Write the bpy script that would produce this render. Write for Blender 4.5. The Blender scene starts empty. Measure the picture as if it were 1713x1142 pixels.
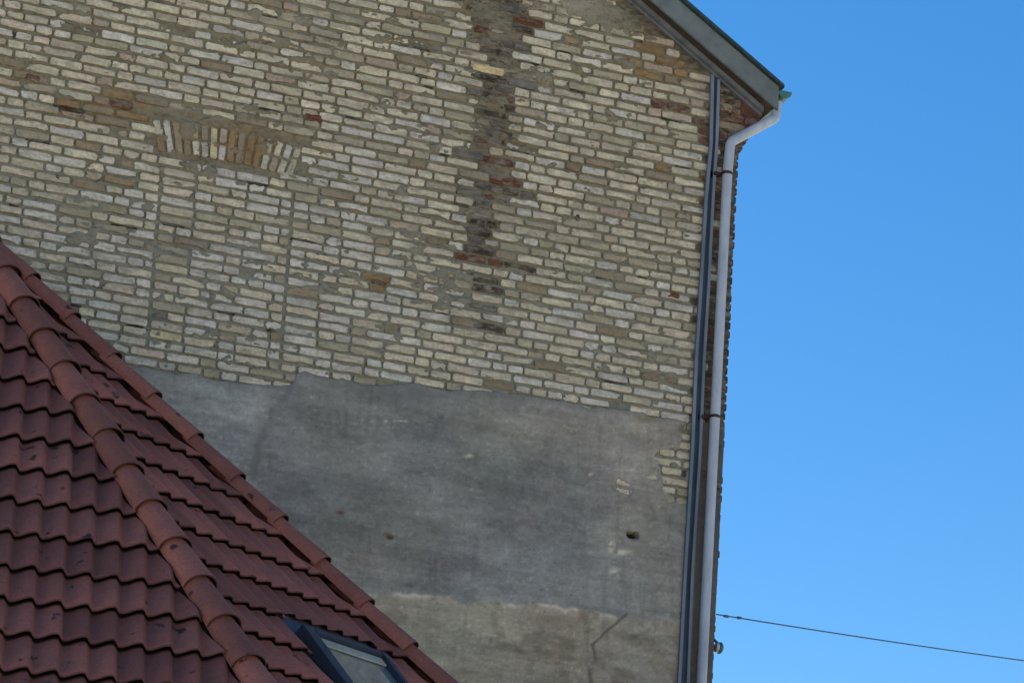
import bpy, bmesh, math, random
import numpy as np
from mathutils import Vector, Matrix
R = math.radians
scene = bpy.context.scene
COL = scene.collection
rng = np.random.default_rng(7)
random.seed(7)

# ------------------------------------------------------------------ camera
IW, IH, FPX = 1713.0, 1142.0, 5000.0
PX, PY = 842.48, 1441.18                      # principal point of the (cropped) photograph
FW = np.array([0.32080373, 0.93066616, 0.17591322])
RT = np.array([0.94010217, -0.33548648, 0.06047092])
UP = np.array([-0.11529474, -0.14597711, 0.98254659])
EYE = np.array([0.0, 0.0, 1.6])
D = 19.3435                                   # distance of the gable wall plane (y)

cam_d = bpy.data.cameras.new('camera'); cam = bpy.data.objects.new('camera', cam_d); COL.objects.link(cam)
cam_d.sensor_fit = 'HORIZONTAL'; cam_d.sensor_width = 36.0; cam_d.lens = FPX / IW * 36.0
cam_d.shift_x = (IW / 2 - PX) / IW; cam_d.shift_y = (PY - IH / 2) / IW
cam_d.clip_start = 0.1; cam_d.clip_end = 5000
M = Matrix(((RT[0], UP[0], -FW[0], EYE[0]), (RT[1], UP[1], -FW[1], EYE[1]), (RT[2], UP[2], -FW[2], EYE[2]), (0, 0, 0, 1)))
cam.matrix_world = M
scene.camera = cam

# ------------------------------------------------------------------ sky, sun, exposure
SUN_EL, SUN_AZ = R(42), R(-50)                  # azimuth from +Y towards +X: behind the brick house
world = bpy.data.worlds.new('World'); scene.world = world; world.use_nodes = True
nt = world.node_tree; nt.nodes.clear()
wo = nt.nodes.new('ShaderNodeOutputWorld'); bg = nt.nodes.new('ShaderNodeBackground'); sky = nt.nodes.new('ShaderNodeTexSky')
sky.sky_type = 'NISHITA'; sky.sun_disc = False; sky.sun_elevation = SUN_EL; sky.sun_rotation = SUN_AZ
sky.altitude = 0; sky.air_density = 1.0; sky.dust_density = 0.0; sky.ozone_density = 3.0
bg.inputs['Strength'].default_value = 0.055
hs = nt.nodes.new('ShaderNodeHueSaturation'); hs.inputs['Saturation'].default_value = 1.32
nt.links.new(sky.outputs[0], hs.inputs['Color']); nt.links.new(hs.outputs[0], bg.inputs[0]); nt.links.new(bg.outputs[0], wo.inputs[0])
sl = bpy.data.lights.new('sun', 'SUN'); so = bpy.data.objects.new('sun', sl); COL.objects.link(so)
sl.energy = 5.0; sl.angle = R(0.53); sl.color = (1.0, 0.93, 0.84)
sd = Vector((math.sin(SUN_AZ) * math.cos(SUN_EL), math.cos(SUN_AZ) * math.cos(SUN_EL), math.sin(SUN_EL)))
so.rotation_euler = sd.to_track_quat('Z', 'Y').to_euler(); so.location = (0, 0, 60)
vs = scene.view_settings; vs.view_transform = 'Standard'; vs.look = 'None'; vs.exposure = 1.8; vs.gamma = 1.0; vs.use_curve_mapping = False

# ------------------------------------------------------------------ helpers
def B(x, y, Y=None):
    """point of the vertical plane y=Y (the gable wall by default) that photo point (x, y) shows"""
    d = FW + RT * (x - PX) / FPX - UP * (y - PY) / FPX
    return EYE + d * ((D if Y is None else Y) / d[1])
def proj(P):
    P = np.asarray(P, float) - EYE; z = P @ FW
    return PX + FPX * (P @ RT) / z, PY - FPX * (P @ UP) / z
def lin(c):
    c = np.asarray(c, float) / 255.0
    return np.where(c <= 0.04045, c / 12.92, ((c + 0.055) / 1.055) ** 2.4)

def _hash(ix, iz, seed):
    h = (ix.astype(np.int64) * 374761393 + iz.astype(np.int64) * 668265263 + seed * 1442695041) & 0xFFFFFFFF
    h = ((h ^ (h >> 13)) * 1274126177) & 0xFFFFFFFF
    h = h ^ (h >> 16)
    return (h & 0xFFFFFF) / float(0xFFFFFF)
def vnoise(x, z, seed=0):
    ix = np.floor(x); iz = np.floor(z); fx = x - ix; fz = z - iz
    fx = fx * fx * (3 - 2 * fx); fz = fz * fz * (3 - 2 * fz)
    a = _hash(ix, iz, seed); b = _hash(ix + 1, iz, seed); c = _hash(ix, iz + 1, seed); d = _hash(ix + 1, iz + 1, seed)
    return (a * (1 - fx) + b * fx) * (1 - fz) + (c * (1 - fx) + d * fx) * fz
def fbm(x, z, sx, sz, seed=0, oct=4):
    x = np.asarray(x, float); z = np.asarray(z, float); s = 0; a = 1.0; t = 0
    for o in range(oct):
        s = s + a * vnoise(x * sx * 2 ** o + 13.7 * o, z * sz * 2 ** o + 7.1 * o, seed + o * 17); t += a; a *= 0.55
    return s / t                                # 0..1, mean 0.5
def sstep(a, b, v): 
    t = np.clip((v - a) / (b - a), 0, 1); return t * t * (3 - 2 * t)
def blob(x, z, cx, cz, rx, rz): return np.exp(-(((x - cx) / rx) ** 2 + ((z - cz) / rz) ** 2))
def segdist(x, z, pts):
    best = np.full(np.shape(x), 1e9)
    for (x0, z0), (x1, z1) in zip(pts[:-1], pts[1:]):
        dx, dz = x1 - x0, z1 - z0; t = np.clip(((x - x0) * dx + (z - z0) * dz) / (dx * dx + dz * dz), 0, 1)
        best = np.minimum(best, np.hypot(x - x0 - t * dx, z - z0 - t * dz))
    return best

def link(name, me, mat=None, parent=None):
    o = bpy.data.objects.new(name, me); COL.objects.link(o)
    if mat is not None:
        for m in (mat if isinstance(mat, (list, tuple)) else [mat]): me.materials.append(m)
    if parent is not None:
        o.parent = parent
        o.matrix_parent_inverse = Matrix.Translation(parent.location).inverted()
    return o
def thing(name, label, cat, loc, group=None):
    o = bpy.data.objects.new(name, None); COL.objects.link(o); o.location = loc; o.empty_display_size = 0.3
    o['label'] = label; o['category'] = cat
    if group: o['group'] = group
    return o
def mesh_np(name, V, F, cols=None, smooth=False):
    """V (n,3), F list of lists or (m,4) array"""
    me = bpy.data.meshes.new(name)
    if isinstance(F, np.ndarray):
        n, k = F.shape
        me.vertices.add(len(V)); me.vertices.foreach_set('co', np.asarray(V, np.float32).ravel())
        me.loops.add(n * k); me.loops.foreach_set('vertex_index', F.astype(np.int32).ravel())
        me.polygons.add(n); me.polygons.foreach_set('loop_start', (np.arange(n) * k).astype(np.int32))
        me.polygons.foreach_set('loop_total', np.full(n, k, np.int32))
        me.update(calc_edges=True)
    else:
        me.from_pydata([tuple(v) for v in V], [], F); me.update()
    if cols is not None:
        a = me.color_attributes.new('col', 'FLOAT_COLOR', 'POINT')
        a.data.foreach_set('color', np.asarray(cols, np.float32).ravel())
    if smooth: me.polygons.foreach_set('use_smooth', np.ones(len(me.polygons), bool))
    return me
def grid_faces(nx, nz):
    i = np.arange(nx - 1)[:, None] * nz + np.arange(nz - 1)[None, :]
    return np.stack([i, i + nz, i + nz + 1, i + 1], -1).reshape(-1, 4)

def box(bm, x0, x1, y0, y1, z0, z1, bev=0.0):
    r = bmesh.ops.create_cube(bm, size=1.0)
    bmesh.ops.transform(bm, matrix=Matrix.Translation(((x0 + x1) / 2, (y0 + y1) / 2, (z0 + z1) / 2)) @ Matrix.Diagonal((x1 - x0, y1 - y0, z1 - z0, 1)), verts=r['verts'])
    if bev: bmesh.ops.bevel(bm, geom=list({e for v in r['verts'] for e in v.link_edges}), offset=bev, segments=2, affect='EDGES')
def prism(bm, poly, dvec, bev=0.0):
    """poly: list of 3D points (planar), extruded by dvec"""
    a = [bm.verts.new(tuple(p)) for p in poly]; b = [bm.verts.new(tuple(np.asarray(p) + np.asarray(dvec))) for p in poly]
    n = len(a); fs = [bm.faces.new(a), bm.faces.new(b[::-1])]
    for i in range(n): fs.append(bm.faces.new((a[i], b[i], b[(i + 1) % n], a[(i + 1) % n])))
    if bev: bmesh.ops.bevel(bm, geom=list({e for f in fs for e in f.edges}), offset=bev, segments=2, affect='EDGES')
def tube(bm, pts, rad, seg=16, caps=True):
    pts = [Vector(p) for p in pts]; rings = []
    rads = rad if isinstance(rad, (list, tuple)) else [rad] * len(pts)
    t0 = (pts[1] - pts[0]).normalized(); ref = Vector((0, 0, 1)) if abs(t0.z) < 0.9 else Vector((0, 1, 0))
    nrm = (ref - t0 * ref.dot(t0)).normalized()
    for i, p in enumerate(pts):
        if i == 0: t = t0
        elif i == len(pts) - 1: t = (pts[i] - pts[i - 1]).normalized()
        else: t = ((pts[i + 1] - p).normalized() + (p - pts[i - 1]).normalized()).normalized()
        nrm = (nrm - t * nrm.dot(t)).normalized(); b = t.cross(nrm)
        rings.append([bm.verts.new(p + (nrm * math.cos(a) + b * math.sin(a)) * rads[i]) for a in [2 * math.pi * j / seg for j in range(seg)]])
    for r0, r1 in zip(rings[:-1], rings[1:]):
        for j in range(seg): bm.faces.new((r0[j], r0[(j + 1) % seg], r1[(j + 1) % seg], r1[j]))
    if caps: bm.faces.new(rings[0][::-1]); bm.faces.new(rings[-1])
def smooth_path(pts, rad=0.08, n=6):
    P = [np.asarray(p, float) for p in pts]; out = [P[0]]
    for a, b, c in zip(P[:-2], P[1:-1], P[2:]):
        d0 = (a - b) / np.linalg.norm(a - b); d1 = (c - b) / np.linalg.norm(c - b)
        s, e = b + d0 * rad, b + d1 * rad
        for i in range(n + 1):
            t = i / n; out.append((1 - t) ** 2 * s + 2 * t * (1 - t) * b + t * t * e)
    out.append(P[-1]); return out
def fin(name, bm, mat, parent, smooth=False):
    bmesh.ops.recalc_face_normals(bm, faces=bm.faces)
    me = bpy.data.meshes.new(name); bm.to_mesh(me); bm.free()
    if smooth:
        me.polygons.foreach_set('use_smooth', np.ones(len(me.polygons), bool))
        try: me.set_sharp_from_angle(angle=R(40))
        except Exception: pass
    return link(name, me, mat, parent)

# ------------------------------------------------------------------ materials
def mat(name, rough=0.9, metal=0.0, spec=0.3):
    m = bpy.data.materials.new(name); m.use_nodes = True; t = m.node_tree
    b = t.nodes['Principled BSDF']; b.inputs['Roughness'].default_value = rough; b.inputs['Metallic'].default_value = metal
    b.inputs['Specular IOR Level'].default_value = spec
    return m, t, b
def nz(t, scale, detail=5, rough=0.6, vec=None, stretch=None):
    n = t.nodes.new('ShaderNodeTexNoise'); n.inputs['Scale'].default_value = scale; n.inputs['Detail'].default_value = detail; n.inputs['Roughness'].default_value = rough
    tc = t.nodes.new('ShaderNodeTexCoord'); src = tc.outputs['Object']
    if stretch:
        mp = t.nodes.new('ShaderNodeMapping'); mp.inputs['Scale'].default_value = stretch; t.links.new(src, mp.inputs[0]); src = mp.outputs[0]
    t.links.new(src, n.inputs['Vector']); return n.outputs['Fac']
def ramp(t, fac, stops):
    r = t.nodes.new('ShaderNodeValToRGB'); e = r.color_ramp.elements
    while len(e) < len(stops): e.new(0.5)
    for el, (p, c) in zip(e, stops):
        el.position = p; el.color = tuple(c) + (1,) if not np.isscalar(c) else (c, c, c, 1)
    t.links.new(fac, r.inputs[0]); return r.outputs[0]
def mix(t, a, b, fac, mode='MIX'):
    m = t.nodes.new('ShaderNodeMix'); m.data_type = 'RGBA'; m.blend_type = mode
    for sock, v in ((m.inputs[6], a), (m.inputs[7], b), (m.inputs[0], fac)):
        if hasattr(v, 'links') or hasattr(v, 'is_linked'): t.links.new(v, sock)
        elif np.isscalar(v): sock.default_value = v
        else: sock.default_value = tuple(v)[:3] + (1,)
    return m.outputs[2]
def bump(t, b, h, strength=0.4, dist=0.01):
    n = t.nodes.new('ShaderNodeBump'); n.inputs['Strength'].default_value = strength; n.inputs['Distance'].default_value = dist
    t.links.new(h, n.inputs['Height']); t.links.new(n.outputs[0], b.inputs['Normal'])

KA = np.array([1.26, 1.145, 0.985]); KP = np.array([1.72, 1.52, 1.28])            # display colour -> base colour factor (walls)
def masonry(name):
    m, t, b = mat(name, 0.95, 0, 0.15)
    at = t.nodes.new('ShaderNodeAttribute'); at.attribute_name = 'col'
    n1 = nz(t, 38, 5, 0.7); n2 = nz(t, 130, 3, 0.6); n3 = nz(t, 9, 4, 0.6, stretch=(1, 1, 2))
    c = mix(t, at.outputs['Color'], ramp(t, n1, [(0.3, 0.50), (0.52, 1.0), (0.8, 1.0)]), 0.85, 'MULTIPLY')
    c = mix(t, c, ramp(t, n2, [(0.3, 0.72), (0.6, 1.0)]), 0.6, 'MULTIPLY')
    c = mix(t, c, ramp(t, n3, [(0.3, 0.8), (0.6, 1.0)]), 0.7, 'MULTIPLY')
    t.links.new(c, b.inputs['Base Color'])
    # thin film of mortar and soot left on parts of the faces
    n4 = nz(t, 13, 6, 0.72, stretch=(1, 1, 2.4)); n5 = nz(t, 2.2, 4, 0.6)
    f = mix(t, ramp(t, n4, [(0.44, 0.0), (0.62, 0.8)]), (0, 0, 0), ramp(t, n5, [(0.35, 0.75), (0.6, 0.0)]))
    c = mix(t, c, tuple(lin((114, 107, 93)) * 1.15), f)
    t.links.new(c, b.inputs['Base Color'])
    bump(t, b, n1, 0.5, 0.006)
    return m
M_MASON = masonry('old_masonry')
def plain(name, c1, c2, scale=12, rough=0.8, metal=0, spec=0.3, stretch=None, bmp=0.0, lo=0.35, hi=0.65):
    m, t, b = mat(name, rough, metal, spec)
    n = nz(t, scale, 5, 0.65, stretch=stretch)
    t.links.new(ramp(t, n, [(lo, c1), (hi, c2)]), b.inputs['Base Color'])
    if bmp: bump(t, b, n, bmp, 0.005)
    return m
M_BACK = plain('mortar_backing', lin((96, 92, 78)), lin((120, 114, 98)), 6, 0.95, bmp=0.3)
M_REDBR = plain('dark_red_brick', (0.05, 0.022, 0.016), (0.11, 0.045, 0.03), 14, 0.95, bmp=0.3)
M_DARKBR = plain('dark_corner_brick', (0.018, 0.02, 0.017), (0.05, 0.038, 0.028), 14, 0.95, bmp=0.3)  # very dark tone for the toothed corner edge
M_BOARD = plain('weathered_verge_board', (0.07, 0.08, 0.075), (0.125, 0.14, 0.13), 5, 0.7, stretch=(1, 1, 1), lo=0.3, hi=0.7)
M_SOFFIT = plain('dark_soffit_board', (0.03, 0.022, 0.015), (0.06, 0.045, 0.03), 10, 0.85)
M_MOULD = plain('grey_moulding', (0.075, 0.08, 0.085), (0.13, 0.13, 0.13), 8, 0.6)
M_ROOFED = plain('dark_roof_edge', (0.012, 0.025, 0.025), (0.03, 0.05, 0.05), 20, 0.6)
M_PIPE = plain('pale_pvc_pipe', (0.235, 0.255, 0.285), (0.33, 0.35, 0.375), 3, 0.45, spec=0.5, stretch=(3, 3, 1))
M_CLAMP = plain('rusty_clamp', (0.02, 0.01, 0.008), (0.05, 0.02, 0.014), 40, 0.8)
M_GUTTER = plain('green_gutter', (0.03, 0.09, 0.08), (0.06, 0.14, 0.11), 20, 0.5)
M_RAIL = plain('grey_cable_trunking', (0.075, 0.09, 0.11), (0.135, 0.15, 0.18), 4, 0.5, spec=0.5, stretch=(2, 2, .5))
M_NAVY = plain('dark_trunking_groove', (0.012, 0.022, 0.035), (0.025, 0.04, 0.06), 4, 0.6)
M_WIRE = plain('cable_black', (0.03, 0.07, 0.09), (0.04, 0.09, 0.11), 4, 0.6)
M_CERAM = plain('glazed_insulator', (0.3, 0.3, 0.27), (0.45, 0.45, 0.4), 30, 0.3)
M_GROUND = plain('pale_paving', (0.41, 0.39, 0.35), (0.48, 0.46, 0.405), 3, 0.9)  # unseen ground, set pale to bounce sunlight onto the shaded gable
M_RENDER = plain('tower_render', (0.35, 0.30, 0.24), (0.45, 0.40, 0.33), 2, 0.9)

def tilemat(name, c1, c2, spots):
    m, t, b = mat(name, 0.75, 0, 0.3)
    at = t.nodes.new('ShaderNodeAttribute'); at.attribute_name = 'col'
    n1 = nz(t, 5, 6, 0.7); n2 = nz(t, 60, 4, 0.65); n3 = nz(t, 9, 3, 0.5)
    c = mix(t, c1, c2, ramp(t, n1, [(0.35, 0.0), (0.65, 1.0)]))
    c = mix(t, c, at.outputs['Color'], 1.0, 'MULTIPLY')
    c = mix(t, c, ramp(t, n2, [(0.3, 0.7), (0.65, 1.1)]), 0.8, 'MULTIPLY')
    c = mix(t, c, (0.022, 0.009, 0.010), ramp(t, n3, [(spots, 0.0), (spots + 0.06, 0.9)]))
    t.links.new(c, b.inputs['Base Color']); bump(t, b, n2, 0.35, 0.004)
    return m
M_TILE = tilemat('red_brown_roof_tile', (0.215, 0.070, 0.048), (0.155, 0.058, 0.043), 0.645)
M_TILE2 = tilemat('red_side_tile', (0.25, 0.075, 0.048), (0.185, 0.062, 0.043), 0.66)
M_HIP = tilemat('red_hip_tile', (0.235, 0.078, 0.052), (0.175, 0.063, 0.045), 0.68)
M_UNDER = plain('roof_underlay', (0.006, 0.005, 0.006), (0.012, 0.009, 0.01), 8, 0.9)
M_FRAME = plain('navy_skylight_frame', (0.009, 0.014, 0.022), (0.015, 0.022, 0.032), 8, 0.45, spec=0.5)
M_FLASH = plain('lead_flashing', (0.040, 0.042, 0.055), (0.06, 0.06, 0.075), 8, 0.6)
gm, gt, gb = mat('skylight_glass', 0.06, 0.0, 0.8)
gb.inputs['Base Color'].default_value = (0.10, 0.13, 0.13, 1); gb.inputs['Coat Weight'].default_value = 0.6; gb.inputs['Coat Roughness'].default_value = 0.03
M_GLASS = gm
M_BLIND = plain('roller_blind', (0.22, 0.21, 0.18), (0.3, 0.29, 0.25), 6, 0.9)

# ================================================================== BRICK HOUSE
XC = 8.168                      # right-hand corner of the gable wall
CO = 0.0697                     # course height
XL = -6.6                      # left-hand corner, out of view: house widened so its shadow covers the tiled roof
TAN = 0.606
VX, VZ = 7.237, 11.812 - 0.012  # a point of the line where the gable meets the verge
RX = (XL + XC) / 2              # ridge
def verge_z(x): return VZ - TAN * (x - VX) if x > RX else VZ - TAN * (2 * RX - x - VX)
house = thing('brick_house', 'old house with bare pale-brick gable, patched grey render below and white corner downpipe', 'house', (RX, D, 0))

# plaster edge (photo px -> wall metres)
edge_px = [(-400, 545), (100, 590), (200, 604), (240, 612), (295, 624), (325, 622), (345, 634), (412, 640), (432, 642), (468, 646), (488, 640), (497, 622), (512, 618), (530, 626), (560, 634), (572, 630), (602, 640), (612, 643), (680, 640), (700, 640), (745, 651), (800, 650), (860, 658), (930, 668), (985, 680), (1000, 678), (1030, 684), (1075, 688), (1090, 696), (1120, 698), (1150, 706), (1165, 704), (1215, 712)]
EX = np.array([B(*p)[0] for p in edge_px]); EZ = np.array([B(*p)[2] for p in edge_px])
def edge_z(x): 
    return np.interp(x, EX, EZ) + (fbm(x, x * 0 + 3.3, 9, 1, 5) - 0.5) * 0.035

# ---- zones, in the wall's own coordinates (given through photo points, evaluated on the wall plane)
def pxw(x, z):
    P0 = np.stack([x, np.full_like(x, D), z], -1) - EYE; w = P0 @ FW
    return PX + FPX * (P0 @ RT) / w, PY - FPX * (P0 @ UP) / w
def flue(u, v):
    c = 838 - 0.075 * v; w = 37 + 20 * sstep(120, 0, v) - 3 * sstep(300, 420, v)
    top = np.exp(-((u - c) / w) ** 4) * sstep(600, 520, v)
    return top * (0.25 + 0.75 * sstep(450, 390, v))
def smear(x, z):
    u, v = pxw(x, z)
    n = fbm(x, z, 3.2, 5.5, 11, 5)
    n2 = fbm(x, z, 14, 26, 23, 3)
    n3 = fbm(x, z, 5, 16, 29, 4)
    s = 0.30 * n + 0.34 * n2 + 0.36 * n3
    up = 0.045 * flue(u, v) * sstep(330, 200, v)
    up = up + 0.16 * blob(u, v, 960, 8, 90, 38) + 0.10 * blob(u, v, 1050, 30, 90, 45) + 0.05 * blob(u, v, 700, 60, 170, 70) + 0.06 * blob(u, v, 470, 35, 60, 25)
    up = up + 0.07 * blob(u, v, 1110, 600, 70, 40) + 0.05 * blob(u, v, 330, 205, 120, 20) + 0.08 * blob(u, v, 375, 288, 100, 10) + 0.05 * blob(u, v, 1110, 120, 70, 70)
    up = up + 0.05 * blob(u, v, 60, 375, 60, 40) + 0.05 * blob(u, v, 220, 560, 120, 50) + 0.03 * blob(u, v, 700, 420, 100, 60)
    return s + up
def srf_h(x, z):          # mortar surface relief (+ = towards the viewer)
    s = smear(x, z)
    return -0.0125 + 0.020 * sstep(0.545, 0.68, s) + 0.004 * (fbm(x, z, 40, 40, 31, 2) - 0.5) - 0.012 * sstep(0.36, 0.30, s)

# mortar surface grid
def mortar_cols(x, z):
    u, v = pxw(x, z)
    c = np.empty(x.shape + (3,)); 
    warm, cool = lin((100, 96, 81)), lin((106, 108, 100))
    k = sstep(230, 520, v + 0.25 * (600 - u).clip(-200, 600))[..., None]
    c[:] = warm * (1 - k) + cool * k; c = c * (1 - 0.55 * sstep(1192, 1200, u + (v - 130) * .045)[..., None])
    fl = flue(u, v)[..., None]; c = c * (1 - 0.8 * fl) + lin((88, 81, 71)) * 0.8 * fl
    och = (blob(u, v, 190, 178, 70, 22) + blob(u, v, 375, 235, 95, 32) + 0.7 * blob(u, v, 1105, 105, 50, 60) + 0.8 * blob(u, v, 640, 472, 60, 12) + 0.8 * blob(u, v, 600, 345, 30, 8) + 0.6 * blob(u, v, 95, 205, 40, 12)).clip(0, 1)[..., None]
    c = c * (1 - 0.75 * och) + lin((108, 82, 50)) * 0.75 * och
    gr = (blob(u, v, 950, 10, 50, 18) + blob(u, v, 460, 38, 50, 16)).clip(0, 1)[..., None]
    c = c * (1 - 0.8 * gr) + lin((132, 128, 122)) * 0.8 * gr
    n = fbm(x, z, 5, 8, 41, 5)[..., None]; c = c * (0.72 + 0.56 * n)
    n = fbm(x, z, 22, 30, 47, 3)[..., None]; c = c * (0.78 + 0.44 * n)
    # mortar smeared over brick faces is paler and greyer
    s = sstep(0.56, 0.70, smear(x, z))[..., None] * (1 - 0.6 * fl)
    c = c * (1 - 0.30 * s) + lin((122, 118, 106)) * 0.30 * s
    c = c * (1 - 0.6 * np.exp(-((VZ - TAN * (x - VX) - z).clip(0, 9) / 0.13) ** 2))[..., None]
    return c
STEP = 0.013
gx = np.arange(0.9, XC - 0.004, STEP); gx[-1] = XC - 0.004
NZ = 400
zb = 7.95
GX = np.repeat(gx[:, None], NZ, 1)
ztop = np.array([verge_z(x) + 0.02 for x in gx]).clip(None, 13.85)
tt = np.linspace(0, 1, NZ)[None, :]
GZ = zb + (ztop[:, None] - zb) * tt
GH = srf_h(GX, GZ)
V = np.stack([GX, D - GH, GZ], -1).reshape(-1, 3)
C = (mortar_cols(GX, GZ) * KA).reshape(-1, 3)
wall_V = [V]; wall_F = [grid_faces(len(gx), NZ).tolist()]; wall_C = [C]; nV = len(V)

# ---- bricks
PAL = dict(cream=(169, 163, 148), light=(170, 168, 162), dull=(142, 137, 121), brown=(122, 111, 94), pink=(148, 134, 121), ochre=(118, 98, 68), red=(84, 53, 42), dark=(60, 51, 43), grey=(86, 86, 86), tan=(166, 158, 128), sand=(176, 164, 124))
def pick(u, v):
    w = dict(cream=.56, light=.16, dull=.19, brown=.055, pink=.03, dark=.006)
    f = float(flue(np.float64(u), np.float64(v)))
    if random.random() < f * 0.95:
        w = dict(dark=.40, grey=.22, dull=.12, brown=.14, red=.06, cream=.06)
        if 262 < v < 355: w = dict(red=.46, dark=.34, brown=.06, grey=.06, tan=.04, cream=.04)
    elif blob(u, v, 180, 180, 95, 30) > .45 or blob(u, v, 30, 138, 50, 18) > .5: w = dict(ochre=.42, pink=.22, brown=.2, red=.10, cream=.06)
    elif blob(u, v, 360, 205, 110, 10) > .5: w = dict(brown=.5, dull=.3, ochre=.2)
    elif u > 1196 - (v - 130) * 0.0455: w = dict(red=.3, dark=.65, brown=.05) if v > 255 else dict(red=.75, dark=.15, brown=.1)
    elif u > 1100 and 168 < v < 215: w = dict(red=.35, pink=.25, brown=.2, cream=.2)
    elif blob(u, v, 1110, 90, 60, 60) > .5: w = dict(ochre=.25, brown=.35, cream=.3, pink=.1)
    elif blob(u, v, 1140, 290, 50, 22) > .5: w = dict(ochre=.4, brown=.2, cream=.4)
    elif blob(u, v, 640, 472, 70, 14) > .5: w = dict(ochre=.3, dull=.3, cream=.4)
    elif v > 250 and u < 620: w = dict(cream=.34, light=.46, dull=.15, tan=.02, brown=.02)
    elif v > 480: w = dict(cream=.52, light=.30, dull=.13, brown=.05)
    ks = list(w); return random.choices(ks, [w[k] for k in ks])[0]
MORT = lin((98, 95, 82))
def add_brick(cx, cz, w, h, col, ang=0.0, dep=0.0, chip=0.0, tint=None):
    """one brick: rounded, slightly ragged outline, proud of the joint"""
    global nV
    n = 18; hw, hh = w / 2, h / 2; ring = []
    r = min(0.012, hh * 0.5)
    per = [(-hw + r, -hh), (-hw * .33, -hh), (hw * .33, -hh), (hw - r, -hh), (hw - r * .3, -hh + r * .3), (hw, -hh + r), (hw, 0), (hw, hh - r), (hw - r * .3, hh - r * .3), (hw - r, hh), (hw * .33, hh), (-hw * .33, hh), (-hw + r, hh), (-hw + r * .3, hh - r * .3), (-hw, hh - r), (-hw, 0), (-hw, -hh + r), (-hw + r * .3, -hh + r * .3)]
    ca, sa = math.cos(ang), math.sin(ang); out = []
    j = rng.normal(0, 0.0023 + 0.002 * chip, (n, 2))
    if chip > 0.5:
        k = random.choice([0, 4, 8, 13]); 
        for q in range(k - 1, k + 3): per[q % n] = (per[q % n][0] * 0.86, per[q % n][1] * 0.6)
    tilt = rng.normal(0, 0.0012, 2)
    def P(a, b, y): return (cx + a * ca - b * sa, D + y, cz + a * sa + b * ca)
    front = [(a * 0.955 + j[i, 0] * 0, b * 0.86, 0) for i, (a, b) in enumerate(per)]
    vv = []
    for i, (a, b) in enumerate(per): vv.append(P(a + j[i, 0], b + j[i, 1], dep + 0.018))
    for i, (a, b) in enumerate(per): vv.append(P(a + j[i, 0], b + j[i, 1], dep + 0.0035))
    for i, (a, b) in enumerate(per): vv.append(P((a + j[i, 0]) * 0.95, (b + j[i, 1]) * 0.84, dep - 0.0 + tilt[0] * a / hw + tilt[1] * b / hh))
    vv.append(P(0, 0, dep - 0.001))
    uu_, vv_ = pxw(np.float64(cx), np.float64(cz)); fl_ = float(flue(uu_, vv_)); base = nV; F = []
    for i in range(n):
        k2 = (i + 1) % n
        F.append([base + i, base + k2, base + n + k2, base + n + i]); F.append([base + n + i, base + n + k2, base + 2 * n + k2, base + 2 * n + i])
        F.append([base + 2 * n + i, base + 2 * n + k2, base + 3 * n])
    c = lin(PAL[col]) if isinstance(col, str) else lin(col)
    c = c * (1 - 0.27 * fl_ * np.array([.8, 1.0, 1.15])) if col != 'sand' else c
    c = c * (1 + rng.normal(0, 0.07)) * (1 + rng.normal(0, 0.015, 3))
    cc = np.repeat(c[None], 3 * n + 1, 0)
    vx = np.array(vv); nn = fbm(vx[:, 0], vx[:, 2], 12, 30, 61, 3); cc = cc * (0.74 + 0.52 * nn)[:, None]
    cc[:n] *= 0.8; cc[n:2 * n] = cc[n:2 * n] * 0.45 + MORT * 0.55; cc[2 * n:3 * n] *= (0.84 + 0.2 * rng.random((n, 1)))
    wall_V.append(vx); wall_F.append(F); wall_C.append(cc * KA); nV += len(vv)

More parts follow.
